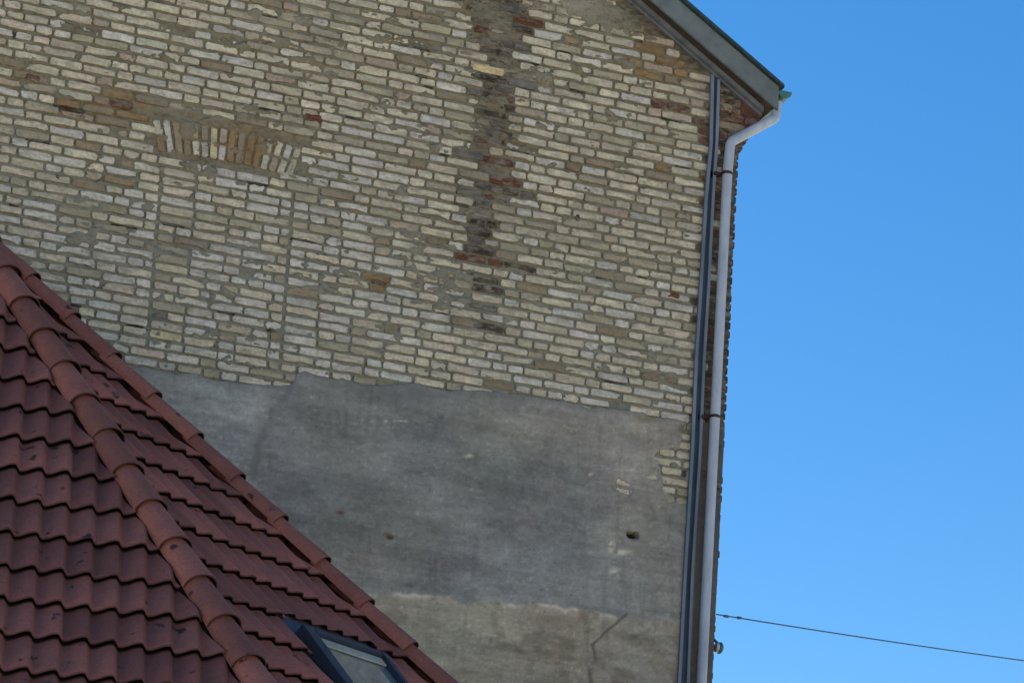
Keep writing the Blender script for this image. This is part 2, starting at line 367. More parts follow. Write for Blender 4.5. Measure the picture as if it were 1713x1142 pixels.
row0 = 10.843 - 60 * CO           # a measured course centre
JL = B(262, 380)[0]; JR = B(484, 400)[0]          # jambs of the walled-up window
jz0, jz1 = B(262, 590)[2], B(262, 282)[2]
AX = B(380, 245)[0]; AZ = B(380, 245)[2]          # segmental arch above it
special = {}                      # (course, u) -> colour, hand placed bricks
def z_for(u, v): return B(u, v)
specs = [((815, 118), .27, 'sand'), ((350, 82), .0, None)]
def in_arch(x, z):
    a = (x - AX) / 0.56
    return abs(x - AX) < 0.545 + 0.09 * (z - AZ) / 0.14 and abs(z - (AZ + 0.0)) < 0.155
for k in range(0, 140):
    z = row0 + k * CO + rng.normal(0, 0.0012)
    if z < zb + 0.05 or z > 13.8: continue
    x = 0.95 + random.random() * 0.2
    # each course: stretchers with a header now and then
    cnt = 0; breaks = []
    if jz0 < z < jz1: breaks = [JL, JR]
    while x < XC:
        if random.random() < (0.20 if cnt < 2 else 0.6): L = 0.108; cnt = 0
        elif random.random() < 0.14: L = random.uniform(0.13, 0.19)
        else: L = 0.229; cnt += 1
        L *= random.uniform(0.96, 1.03)
        for bj in breaks:
            if x < bj < x + L + 0.05 : L = max(bj - x - 0.008, 0.03)
        x1 = min(x + L, XC - 0.002)
        if XC - x1 < 0.07: x1 = XC - 0.002
        cx = (x + x1) / 2; w = x1 - x
        if w < 0.03: x = x1 + 0.014; continue
        if z + 0.02 < verge_z(x1) and not in_arch(cx, z):
            below = z - edge_z(cx)
            u, v = pxw(np.float64(cx), np.float64(z)); u = float(u); v = float(v)
            if below > -0.06 or (u > 1040 and v < 870):
                col = pick(u, v); fl = float(flue(np.float64(u), np.float64(v)))
                dep = rng.normal(0, 0.0022)
                h = 0.0515 + rng.normal(0, 0.0028)
                if random.random() < 0.03 + 0.25 * fl: dep += 0.012; h *= 0.9
                if fl > 0.4 and w > 0.15 and random.random() < 0.5:      # broken bricks in the flue repair
                    s = random.uniform(0.35, 0.65)
                    add_brick(x + w * s / 2 - 0.004, z, w * s - 0.012, h * .93, col, rng.normal(0, .03), dep, 1)
                    add_brick(x + w * (1 + s) / 2 + 0.004, z, w * (1 - s) - 0.012, h * .93, pick(u, v), rng.normal(0, .03), dep, 1)
                else:
                    add_brick(cx, z, w, h, col, rng.normal(0, 0.006), dep, 1 if random.random() < 0.18 else 0)
                    if random.random() < 0.05 and w > 0.1: add_brick(cx + w * random.uniform(-.2, .2), z - CO / 2 - 0.002, w * random.uniform(.4, .8), 0.012, (44, 42, 36), 0.0, -0.001)  # thin dark strip below some bricks: shadow of a recessed joint in colour
                # a second colour on part of the brick
        x = x1 + random.uniform(0.011, 0.018)
        if breaks and any(abs(x - 0.014 - bj) < 0.012 for bj in breaks): x += 0.008
# arch: soldier bricks fanning out
acol = [('cream', 'ochre'), ('light', None), ('brown', None), ('ochre', 'brown'), ('dull', 'cream'), ('brown', 'light'), ('tan', None), ('dull', 'light'), ('ochre', None), ('brown', None), ('ochre', 'ochre'), ('ochre', None), ('dull', 'cream'), ('cream', 'pink'), ('light', 'cream'), ('dull', None)]
na = len(acol)
for i, (c1, c2) in enumerate(acol):
    s = (i + 0.5) / na * 2 - 1; ang = -s * R(17)
    cx = AX + s * 0.515; cz = AZ + 0.012 - 0.035 * s * s
    if c2 is None: add_brick(cx, cz, 0.046, 0.235, c1, ang, rng.normal(0, .002))
    else:
        dx, dz = -math.sin(ang) * 0.062, math.cos(ang) * 0.062
        add_brick(cx + dx, cz + dz, 0.046, 0.108, c1, ang, rng.normal(0, .002)); add_brick(cx - dx, cz - dz, 0.046, 0.108, c2, ang, rng.normal(0, .002))
# hand-placed: the sand coloured brick in the flue, and the dark ledge under it
p = B(817, 117); add_brick(p[0], p[2], 0.235, 0.058, 'sand', 0, -0.004)
p = B(812, 130); add_brick(p[0], p[2], 0.22, 0.03, (48, 48, 46), 0, -0.003)
p = B(115, 183); add_brick(p[0], p[2], 0.22, 0.035, (52, 42, 30), 0, -0.003)
for (u, v, w, c) in ((55, 130, .10, 'red'), (138, 140, .09, 'red'), (525, 198, .12, 'red'), (1127, 494, .09, 'red'), (520, 198, .1, 'red'), (25, 57, .03, 'dark'), (96, 298, .03, 'dark'), (967, 364, .03, 'dark')):
    p = B(u, v); add_brick(p[0], p[2], w, 0.05, c, 0, -0.003, 1)
# eave corbel: courses stepping out to the right under the eave, dark red
for i in range(6):
    z = B(1232, 243)[2] + i * CO; ext = 0.035 * (i + 1)
    x = 7.99 + 0.1 * (i % 2)
    while x < XC + ext - 0.03:
        x1 = min(x + random.choice([.11, .225]), XC + ext)
        if z < verge_z(x1) - 0.02 or x > XC - 0.05:
            if z < VZ - TAN * (x1 - VX) - 0.0: add_brick((x + x1) / 2, z, x1 - x - 0.002, 0.055, random.choice(['red', 'red', 'dark', 'brown']), 0, -0.004)
        x = x1 + 0.012
VV = np.concatenate(wall_V); CC = np.concatenate(wall_C)
FF = [f for g in wall_F for f in g]
me = mesh_np('gable_brickwork', VV, FF, np.concatenate([CC, np.ones((len(CC), 1))], 1))
link('brick_wall', me, M_MASON, house)

# solid body of the house behind the facing (side and rear walls)
bm = bmesh.new()
poly = [(XL, D + 0.14, 0), (XC - 0.012, D + 0.14, 0), (XC - 0.012, D + 0.14, verge_z(XC) - 0.03), (RX, D + 0.14, VZ + TAN * (VX - RX) - 0.03), (XL, D + 0.14, verge_z(XC) - 0.03)]
prism(bm, poly, (0, 9.0, 0))
for i in range(6):                      # corbelled eave running back along the side wall
    z = B(1232, 243)[2] + i * CO; ext = 0.035 * (i + 1) - 0.006
    box(bm, XC - 0.02, XC + ext, D + 0.012, D + 9.02, z - CO / 2, z + CO / 2 - 0.001)
fin('side_wall', bm, M_REDBR, house)
# toothed brick corner: alternate courses stand a little proud of the side wall
bm = bmesh.new()
for k in range(-78, 6):
    z = row0 + 60 * CO + k * CO
    if z > B(1232, 243)[2] - 0.02 or z < 5.2: continue
    e = 0.005 + (0.003 if k % 2 else 0) + rng.normal(0, 0.0028)
    box(bm, XC - 0.0095, XC + e, D + 0.002 + rng.normal(0, .002), D + 0.24, z - 0.028, z + 0.028, 0.006)
fin('corner_bricks', bm, M_DARKBR, house)

# ---- render (plaster) coat over the lower wall
def plaster_cols(x, z):
    u, v = pxw(x, z)
    c = np.empty(x.shape + (3,)); c[:] = lin((100, 103, 104))
    def over(c, col, k): k = np.clip(k, 0, 1)[..., None]; return c * (1 - k) + lin(col) * k
    wob = (fbm(x, z, 1.5, 2.2, 77, 4) - .5) * 120
    c = over(c, (112, 117, 119), 0.85 * sstep(470, 430, u + (v - 640) * 0.3 + wob * .3))         # bluish left patch
    c = over(c, (118, 116, 110), 0.5 * blob(u, v, 600, 940, 150, 90))
    c = over(c, (112, 111, 106), 0.7 * blob(u, v, 900, 720, 240, 50))
    c = over(c, (86, 89, 92), 0.6 * blob(u + wob, v, 940, 900, 130, 110))
    c = over(c, (84, 89, 95), 0.6 * blob(u + wob, v + wob * .4, 710, 730, 60, 70))
    c = over(c, (86, 90, 95), 0.5 * blob(u + wob, v, 500, 840, 60, 50))
    c = over(c, (88, 90, 94), 0.6 * blob(u, v, 760, 960, 70, 60))
    c = over(c, (110, 108, 103), 0.6 * blob(u + wob, v, 1090, 850, 60, 220))
    c = over(c, (110, 108, 102), 0.7 * sstep(1040, 1100, u) * sstep(740, 680, v))
    # dirty lower patch, paler and warmer
    ex = np.interp(u, [500, 625, 650, 755, 766, 785, 800, 850, 905, 960, 1020, 1060, 1300], [988, 992, 990, 997, 1010, 1012, 1003, 1008, 1010, 1017, 1028, 1034, 1060]) + (fbm(x, z, 12, 12, 91, 3) - .5) * 9
    low = sstep(ex - 1.5, ex + 2.5, v)
    rightfade = sstep(1075, 1005, u + (v - 1040) * 0.45)
    c = over(c, (115, 112, 103), low * (0.55 + 0.45 * rightfade))
    rim = np.exp(-((v - ex - 4) / 3.5) ** 2) * rightfade * sstep(0.35, 0.6, fbm(x, z, 6, 2, 95, 3)); c = over(c, (152, 149, 138), 0.75 * rim)
    c = over(c, (96, 92, 84), 0.8 * low * sstep(0.56, 0.66, fbm(x, z, 3.5, 4.5, 97, 4)))
    n = fbm(x, z, 1.1, 2.0, 101, 6)[..., None]; c = c * (0.56 + 0.88 * n)
    n = fbm(x, z, 4, 9, 103, 5)[..., None]; c = c * (0.68 + 0.64 * n)
    n = fbm(x, z, 22, 34, 107, 4)[..., None]; c = c * (0.80 + 0.40 * n)
    g = fbm(x, z, 2.5, 3.5, 109, 4); c = c * (1 + (g[..., None] - .5) * np.array([-0.08, 0.06, 0.02]))
    g = fbm(x, z, 7, 9, 113, 3); c = c * (1 + (g[..., None] - .5) * np.array([0.05, 0.0, -0.05]))
    n = fbm(x + 0.25 * z, z, 2.2, 42, 151, 3)[..., None]; c = c * (0.86 + 0.28 * n)            # trowel strokes
    n = fbm(x, z + 0.4 * x, 30, 3.0, 157, 3)[..., None]; c = c * (1 - 0.13 * sstep(0.55, 0.8, n) * sstep(0.45, 0.6, fbm(x, z, 1.2, 1.0, 159, 2))[..., None])   # run-down streaks
    gr = fbm(x, z, 60, 60, 163, 2)[..., None]; c = c * (1 - 0.22 * sstep(0.74, 0.84, gr)) ; c = c * (1 + 0.25 * sstep(0.28, 0.2, gr))
    # faint courses showing through on the left
    cour = 0.5 + 0.5 * np.cos((z - row0) / CO * 2 * math.pi); c = c * (1 - 0.10 * (1 - cour)[..., None] * sstep(520, 400, u)[..., None])
    c = over(c, (58, 55, 54), 0.85 * sstep(0, 5, u - (1195 - (v - 130) * 0.0455)))     # dark strip behind the pipe
    c = over(c, (80, 82, 84), 0.5 * np.exp(-((edge_z(x) - z) / 0.05) ** 2))  # coat colour darkened along its top edge as a painted shadow
    # pale lime scars
    for (uu, vv, a, b_) in ((783, 763, 7, 3), (985, 793, 6, 3), (1022, 912, 6, 9), (1038, 924, 14, 5), (1060, 786, 9, 3), (655, 705, 30, 2), (1027, 958, 9, 8)):
        k = blob(u, v, uu, vv, a, b_) * sstep(0.3, 0.6, fbm(x, z, 30, 30, 119, 2)); c = over(c, (160, 158, 148), 0.75 * k)
    for (uu, vv, a, b_, col) in ((567, 857, 8, 3, (90, 66, 54)), (651, 898, 8, 4, (62, 54, 48)), (645, 893, 4, 2, (60, 55, 50)), (690, 790, 22, 4, (78, 80, 84)), (683, 978, 14, 4, (74, 74, 76)), (960, 645, 50, 5, (80, 82, 80)), (1140, 718, 8, 9, (72, 66, 46)), (1080, 702, 16, 6, (84, 82, 66)), (700, 660, 60, 14, (80, 84, 88))):
        c = over(c, col, 0.8 * blob(u, v, uu, vv, a, b_))
    # cracks
    for pts, w in CRACKS:
        d = segdist(u + (fbm(x, z, 15, 15, 131, 2) - .5) * 6, v, pts); c = over(c, (62, 60, 58) if w < 6 else (80, 84, 88), (0.8 if w < 6 else 0.8 * sstep(.2, .5, fbm(x, z, 7, 7, 133, 2))) * np.exp(-(d / w) ** 2))
    return c
CRACKS = [([(1048, 1027), (1026, 1045), (1012, 1056), (992, 1076)], 2.0), ([(990, 1078), (993, 1092), (997, 1104)], 2.0), ([(986, 1122), (988, 1150)], 4.5),
          ([(492, 634), (478, 660), (462, 672), (448, 700), (434, 735), (428, 770), (421, 795)], 6.5)]
sx = 0.0105
px_ = np.arange(0.9, XC - 0.002, sx); px_[-1] = XC - 0.003
NP = 330; z0p = 5.35
PXX = np.repeat(px_[:, None], NP, 1); ez = edge_z(px_)
PZZ = z0p + (ez[:, None] - z0p) * (np.linspace(0, 1, NP)[None, :])
U_, V_ = pxw(PXX, PZZ)
h = 0.0095 + 0.007 * (fbm(PXX, PZZ, 1.5, 2, 201, 4) - .5) + 0.003 * (fbm(PXX, PZZ, 12, 14, 203, 3) - .5)
ex = np.interp(U_, [500, 625, 650, 755, 766, 785, 800, 850, 905, 960, 1020, 1060, 1300], [988, 992, 990, 997, 1010, 1012, 1003, 1008, 1010, 1017, 1028, 1034, 1060]) + (fbm(PXX, PZZ, 12, 12, 91, 3) - .5) * 9
h = h + 0.006 * sstep(ex - 1, ex + 3, V_) * sstep(1075, 1005, U_)
nn = fbm(PXX, PZZ, 9, 16, 207, 3) - .5
hole = (blob(U_, V_, 1130, 765, 34, 24) + blob(U_, V_, 1128, 800, 26, 26)  + 0.8 * blob(U_, V_, 1150, 720, 10, 26) + 0.75 * blob(U_, V_, 1142, 830, 14, 20)).clip(0, 1.2) + nn * 0.7
h = h - 0.035 * sstep(0.5, 0.62, hole)
h = h - 0.012 * sstep(0.68, 0.72, fbm(PXX, PZZ, 8, 10, 211, 3)) * sstep(990, 1040, U_) * sstep(900, 850, V_)
for pts, w in CRACKS: h = h - (0.006 if w < 6 else 0.003) * np.exp(-(segdist(U_ + (fbm(PXX, PZZ, 15, 15, 131, 2) - .5) * 6, V_, pts) / (w * .9)) ** 2)
for (uu, vv, a, b_) in ((1058, 894.5, 10, 5.5), (651, 898, 5, 2.5), (567, 857, 4, 2)):     # put-log holes
    r_ = ((U_ - uu) / a) ** 4 + ((V_ - vv - (U_ - uu) * .18) / b_) ** 4
    h = h - (0.10 if a > 8 else 0.03) * sstep(1.25, 0.75, r_)
ed = (np.linspace(0, 1, NP)[None, :] > 0.9985); h = np.where(ed, -0.012, h)        # the coat's broken top edge turns in to the bricks
VP = np.stack([PXX, D - h, PZZ], -1).reshape(-1, 3)
PC = plaster_cols(PXX, PZZ)
dk = sstep(0.03, 0.06, -h)[..., None]; PC = PC * (1 - 0.9 * dk * (blob(U_, V_, 1058, 895, 16, 10)[..., None] > 0.2))  # hole's inside darkened by depth: shade put into the colour
me = mesh_np('render_coat', VP, grid_faces(len(px_), NP), np.concatenate([PC.reshape(-1, 3) * KP, np.ones((len(VP), 1))], 1))
def plaster_mat():
    m, t, b = mat('patched_cement_render', 0.95, 0, 0.15)
    at = t.nodes.new('ShaderNodeAttribute'); at.attribute_name = 'col'
    n1 = nz(t, 25, 6, 0.7, stretch=(1, 1, 1.6)); n2 = nz(t, 160, 3, 0.6)
    c = mix(t, at.outputs['Color'], ramp(t, n1, [(0.3, 0.8), (0.6, 1.05)]), 0.8, 'MULTIPLY')
    c = mix(t, c, ramp(t, n2, [(0.3, 0.85), (0.65, 1.05)]), 0.7, 'MULTIPLY')
    t.links.new(c, b.inputs['Base Color']); bump(t, b, n1, 0.35, 0.006)
    return m
M_PLAST = plaster_mat()
link('render_coat', me, M_PLAST, house)
# plain lower part of the wall, below the picture
bm = bmesh.new(); box(bm, XL, XC - 0.013, D - 0.006, D + 0.022, 0, 5.36); box(bm, XL, 0.9, D - 0.006, D + 0.022, 5.361, 8.1)
fin('lower_render', bm, plain('grey_render', lin((96, 98, 98)), lin((116, 115, 110)), 3, 0.95, bmp=0.2), house)
bm = bmesh.new(); 
prism(bm, [(0.9, D + 0.026, 8.0), (XC - 0.02, D + 0.026, 8.0), (XC - 0.02, D + 0.026, verge_z(XC) - 0.03), (RX, D + 0.026, VZ + TAN * (VX - RX) - 0.03), (0.9, D + 0.026, min(verge_z(0.9), verge_z(0.901)) - 0.03)], (0, 0.1, 0))
prism(bm, [(XL, D + 0.004, 8.101), (0.9, D + 0.004, 8.101), (0.9, D + 0.004, verge_z(0.9) - 0.02), (XL, D + 0.004, verge_z(XL) - 0.02)], (0, 0.018, 0))
fin('plain_brickwork', bm, M_BACK, house)

# ---- verge: moulding, soffit, board, roof edge (both slopes), roof plane
SL = np.array([1.0, 0, -TAN]); SL = SL / np.linalg.norm(SL); NU = np.array([TAN, 0, 1.0]); NU = NU / np.linalg.norm(NU)
YB = D - 0.13
b0 = B(1088.6, 0, YB - 0.022); b1 = B(1276.6, 162.6, YB - 0.022)
def vline(x, off): # point on the verge underside line, offset off along the roof normal
    z = b1[2] - TAN * (x - b1[0]); return np.array([x, 0, z]) + NU * off
xe = B(1303, 160, YB - 0.022)[0] 
def slab(bm, xs, xe_, o0, o1, y0, y1, bev=0.0, vertical_end=True):
    P = [vline(xs, o0), vline(xe_, o0), vline(xe_, o1), vline(xs, o1)]
    if vertical_end:
        z_ = b1[2] - TAN * (xe_ - b1[0]); a = np.array([xe_, 0, z_ + o0 / NU[2]]); c = np.array([xe_, 0, z_ + o1 / NU[2]]); P[1] = a; P[2] = c
    P = [np.array([p[0], y0, p[2]]) for p in P]; prism(bm, P, (0, y1 - y0, 0), bev)
bw = 0.158
for side in (0, 1):
    def place(bm):
        if side:
            bmesh.ops.scale(bm, vec=(-1, 1, 1), verts=bm.verts); bmesh.ops.translate(bm, vec=(2 * RX, 0, 0), verts=bm.verts)
        return bm
    bm = bmesh.new(); slab(bm, RX, xe, 0.0, bw, YB - 0.022, YB, 0.004)
    fin('verge_board', place(bm), M_BOARD, house)
    bm = bmesh.new(); slab(bm, RX, xe - 0.02, 0.012, 0.03, YB + 0.001, D + 0.02)
    fin('soffit', place(bm), M_SOFFIT, house)
    bm = bmesh.new(); slab(bm, RX, xe - 0.07, -0.026, 0.011, D - 0.052, D - 0.012, 0.004)
    slab(bm, RX, xe - 0.07, -0.040, 0.004, D - 0.0115, D + 0.02)
    fin('verge_moulding', place(bm), M_MOULD, house)
    bm = bmesh.new(); slab(bm, RX, xe + 0.03, bw + 0.001, bw + 0.028, YB - 0.055, YB + 0.06, 0.005)
    fin('roof_edging', place(bm), M_ROOFED, house)
    bm = bmesh.new(); slab(bm, RX, xe + 0.03, bw - 0.02, bw + 0.02, YB + 0.062, D + 9.3)
    fin('roof_slope', place(bm), M_ROOFED, house)
    bm = bmesh.new(); slab(bm, RX, xe - 0.01, 0.031, bw - 0.021, YB + 0.002, D + 9.2)
    fin('roof_timber', place(bm), M_SOFFIT, house)

# ---- gutter (runs back along the eave) and downpipe
gc = B(1311, 158, D - 0.10)
bm = bmesh.new(); seg = 12; y0, y1 = D - 0.13, D + 9.2
gxc, gz, gr = gc[0] - 0.005, gc[2] + 0.012, 0.058
prof = [(gxc + gr * math.cos(a), gz + gr * math.sin(a)) for a in [math.pi + math.pi * i / seg for i in range(seg + 1)]]
inn = [(gxc + (gr - .004) * math.cos(a), gz + (gr - .004) * math.sin(a)) for a in [2 * math.pi - math.pi * i / seg for i in range(seg + 1)]]
prism(bm, [(x, y0, z) for x, z in prof + inn], (0, y1 - y0, 0))
prism(bm, [(x, y0 - 0.003, z) for x, z in prof], (0, 0.0028, 0))
fin('gutter', bm, M_GUTTER, house)
YP = D - 0.075; pr = 0.037
path = [B(1300, 172, D - 0.075), B(1297, 198, D - 0.08), B(1222, 238, YP), B(1219.5, 292, YP), B(1168.5, 1142, YP)]
xt = (path[3][0] + path[4][0]) / 2
bot = np.array([path[4][0] + 0.0, YP, 0.3])
pp = smooth_path([path[0], path[1], path[2], path[3] * 0 + np.array([xt + 0.006, YP, path[3][2]]), np.array([xt, YP, 0.3])], 0.03)
bm = bmesh.new(); tube(bm, pp, pr, 20)
pipe = fin('downpipe', bm, M_PIPE, house, True)
for (u, v) in ((1217, 291), (1194, 697), (1168, 1290)):
    p = B(u, v, YP); bm = bmesh.new()
    ring = []
    tube(bm, [(xt, YP, p[2] - 0.010), (xt, YP, p[2] + 0.010)], pr + 0.006, 20)
    box(bm, xt - 0.085, xt - 0.03, YP + 0.02, D + 0.0, p[2] - 0.012, p[2] + 0.012, 0.002)
    box(bm, xt - 0.105, xt - 0.065, D - 0.014, D + 0.002, p[2] - 0.026, p[2] + 0.026, 0.002)
    c = fin('pipe_clamp', bm, M_CLAMP, house, False)
    c.parent = pipe; c.matrix_parent_inverse = Matrix.Identity(4)
# pipe socket joints
# ---- twin-railed cable trunking up the wall, left of the downpipe
def strip(name, ptsL, wdt, y0, y1, m):
    bm = bmesh.new(); 
    zs = []
    P = [B(u, v, (y0 + y1) / 2) for u, v in ptsL]
    for a, b in zip(P[:-1], P[1:]):
        prism(bm, [(a[0] - wdt / 2, y0, a[2]), (b[0] - wdt / 2, y0, b[2]), (b[0] + wdt / 2, y0, b[2]), (a[0] + wdt / 2, y0, a[2])], (0, y1 - y0, 0))
    return fin(name, bm, m, house)
L1 = [(1191.5, 126), (1189, 240), (1181, 330), (1172, 480), (1164.5, 600), (1157.5, 760), (1146, 952), (1136, 1142), (1133, 1200)]
G1 = [(1196, 130), (1193.5, 240), (1186.5, 330), (1178.5, 480), (1171.5, 600), (1165, 760), (1153, 952), (1144.5, 1142), (1141, 1200)]
R1 = [(1202, 134), (1198.5, 240), (1192.5, 330), (1185, 480), (1177.5, 600), (1170.5, 760), (1158, 952), (1150.5, 1142), (1148, 1200)]
strip('trunking_back', G1, 0.070, D - 0.014, D - 0.004, M_NAVY)
strip('trunking_rail', L1, 0.024, D - 0.034, D - 0.0145, M_RAIL)
strip('trunking_rail', R1, 0.022, D - 0.034, D - 0.0145, M_RAIL)
# ---- insulator bracket on the corner
ib = B(1196, 1082, D + 0.03)
bm = bmesh.new(); tube(bm, [(XC + 0.01, D + 0.05, ib[2] + 0.07), (XC + 0.045, D + 0.03, ib[2] + 0.03), (XC + 0.05, D + 0.03, ib[2])], 0.011, 8)
brk = fin('insulator_bracket', bm, M_WIRE, house)
bm = bmesh.new(); cx = XC + 0.048
tube(bm, [(cx - 0.022, D + 0.03, ib[2]), (cx - 0.012, D + 0.03, ib[2]), (cx + 0.0, D + 0.03, ib[2])], [0.034, 0.036, 0.036], 14)
i1 = fin('insulator', bm, M_CERAM, house)
bm = bmesh.new(); tube(bm, [(cx + 0.001, D + 0.03, ib[2]), (cx + 0.018, D + 0.03, ib[2]), (cx + 0.03, D + 0.03, ib[2])], [0.042, 0.044, 0.03], 14)
i2 = fin('insulator_cap', bm, M_WIRE, house)

# ================================================================== overhead cable
a0 = B(1193, 1026, D + 0.05); a0[0] = XC + 0.03
d = FW + RT * (1713 - PX) / FPX - UP * (1089 - PY) / FPX
e1_ = EYE + d * 24.0
dirv = (e1_ - a0); endp = a0 + dirv * 3.2
cable = thing('overhead_cable', 'thin dark cable crossing the blue sky from the brick house corner', 'cable', tuple(a0))
bm = bmesh.new(); pts = []
for i in range(41):
    t = i / 40; p = a0 * (1 - t) + endp * t; p[2] -= 0.35 * (t * (1 - t)) - 0.0; pts.append(p)
tube(bm, pts, 0.0052, 8); fin('wire', bm, M_WIRE, cable)
for t_ in (0.009, 0.021):
    p = a0 * (1 - t_) + endp * t_; p[2] -= 0.006
    bm = bmesh.new(); q = dirv / np.linalg.norm(dirv); tube(bm, [p - q * 0.03, p - q * 0.012, p + q * 0.012, p + q * 0.03], [0.005, 0.011, 0.011, 0.005], 10)
    fin('cable_clamp', bm, M_WIRE, cable)

# ================================================================== TOWER ROOF (polygonal, red tiles)
PHI, BETA, DL, T = -0.15, 0.88, 0.69, 18.1
A_px = (14.0, 411.0)
def vdir(a, beta):
    e = np.array([math.cos(a), math.sin(a), 0.0]); n = np.array([math.sin(a), -math.cos(a), 0.0]); s = n * math.cos(beta) + np.array([0, 0, -math.sin(beta)])
    return e, s, np.cross(e, s)
def ray(u, v): return FW + RT * (u - PX) / FPX - UP * (v - PY) / FPX
e1, s1, n1 = vdir(PHI, BETA)
if n1[2] < 0: n1 = -n1
d0 = ray(32, 446); A0 = EYE + d0 / d0[1] * T      # a point of the front face's plane
def on_plane(u, v, P0, n): d_ = ray(u, v); return EYE + d_ * ((P0 - EYE) @ n) / (d_ @ n)
H1 = [(-8, 449), (400, 1104)]                     # hip line between front and side face
H2 = [(60, 503), (757, 1183)]                     # far hip
def isect(a, b, c, d_):
    x1, y1 = a; x2, y2 = b; x3, y3 = c; x4, y4 = d_
    q = (x1 - x2) * (y3 - y4) - (y1 - y2) * (x3 - x4)
    return (((x1 * y2 - y1 * x2) * (x3 - x4) - (x1 - x2) * (x3 * y4 - y3 * x4)) / q, ((x1 * y2 - y1 * x2) * (y3 - y4) - (y1 - y2) * (x3 * y4 - y3 * x4)) / q)
ap = isect(H1[0], H1[1], H2[0], H2[1])
APEX = on_plane(ap[0], ap[1], A0, n1)
h1 = on_plane(H1[1][0], H1[1][1], A0, n1) - APEX; h1 = h1 / np.linalg.norm(h1)
e2 = np.array([math.cos(PHI + DL), math.sin(PHI + DL), 0.0])
n2 = np.cross(e2, h1); n2 = n2 / np.linalg.norm(n2); n2 = n2 if n2[2] > 0 else -n2
s2 = np.cross(n2, e2); s2 = s2 if s2[2] < 0 else -s2
h2 = on_plane(H2[1][0], H2[1][1], APEX, n2) - APEX; h2 = h2 / np.linalg.norm(h2)
e3 = np.array([math.cos(PHI + 2 * DL), math.sin(PHI + 2 * DL), 0.0])
n3 = np.cross(e3, h2); n3 = n3 / np.linalg.norm(n3); n3 = n3 if n3[2] > 0 else -n3
s3 = np.cross(n3, e3); s3 = s3 if s3[2] < 0 else -s3
# left hip: mirror of h1 in the front face
k1 = h1 @ e1; h0 = h1 - 2 * k1 * e1; h0 = h0 / np.linalg.norm(h0)
ZEAVE = APEX[2] - 6.3 * math.sin(BETA)
tower = thing('tiled_roof_building', 'lower building in front with dark red tiled hipped roof and small skylight', 'building', (float(APEX[0]), float(APEX[1]) , 0))
print('APEX', APEX, 'slopes', math.degrees(math.asin(-s1[2])), math.degrees(math.asin(-s2[2])), math.degrees(math.asin(-s3[2])))

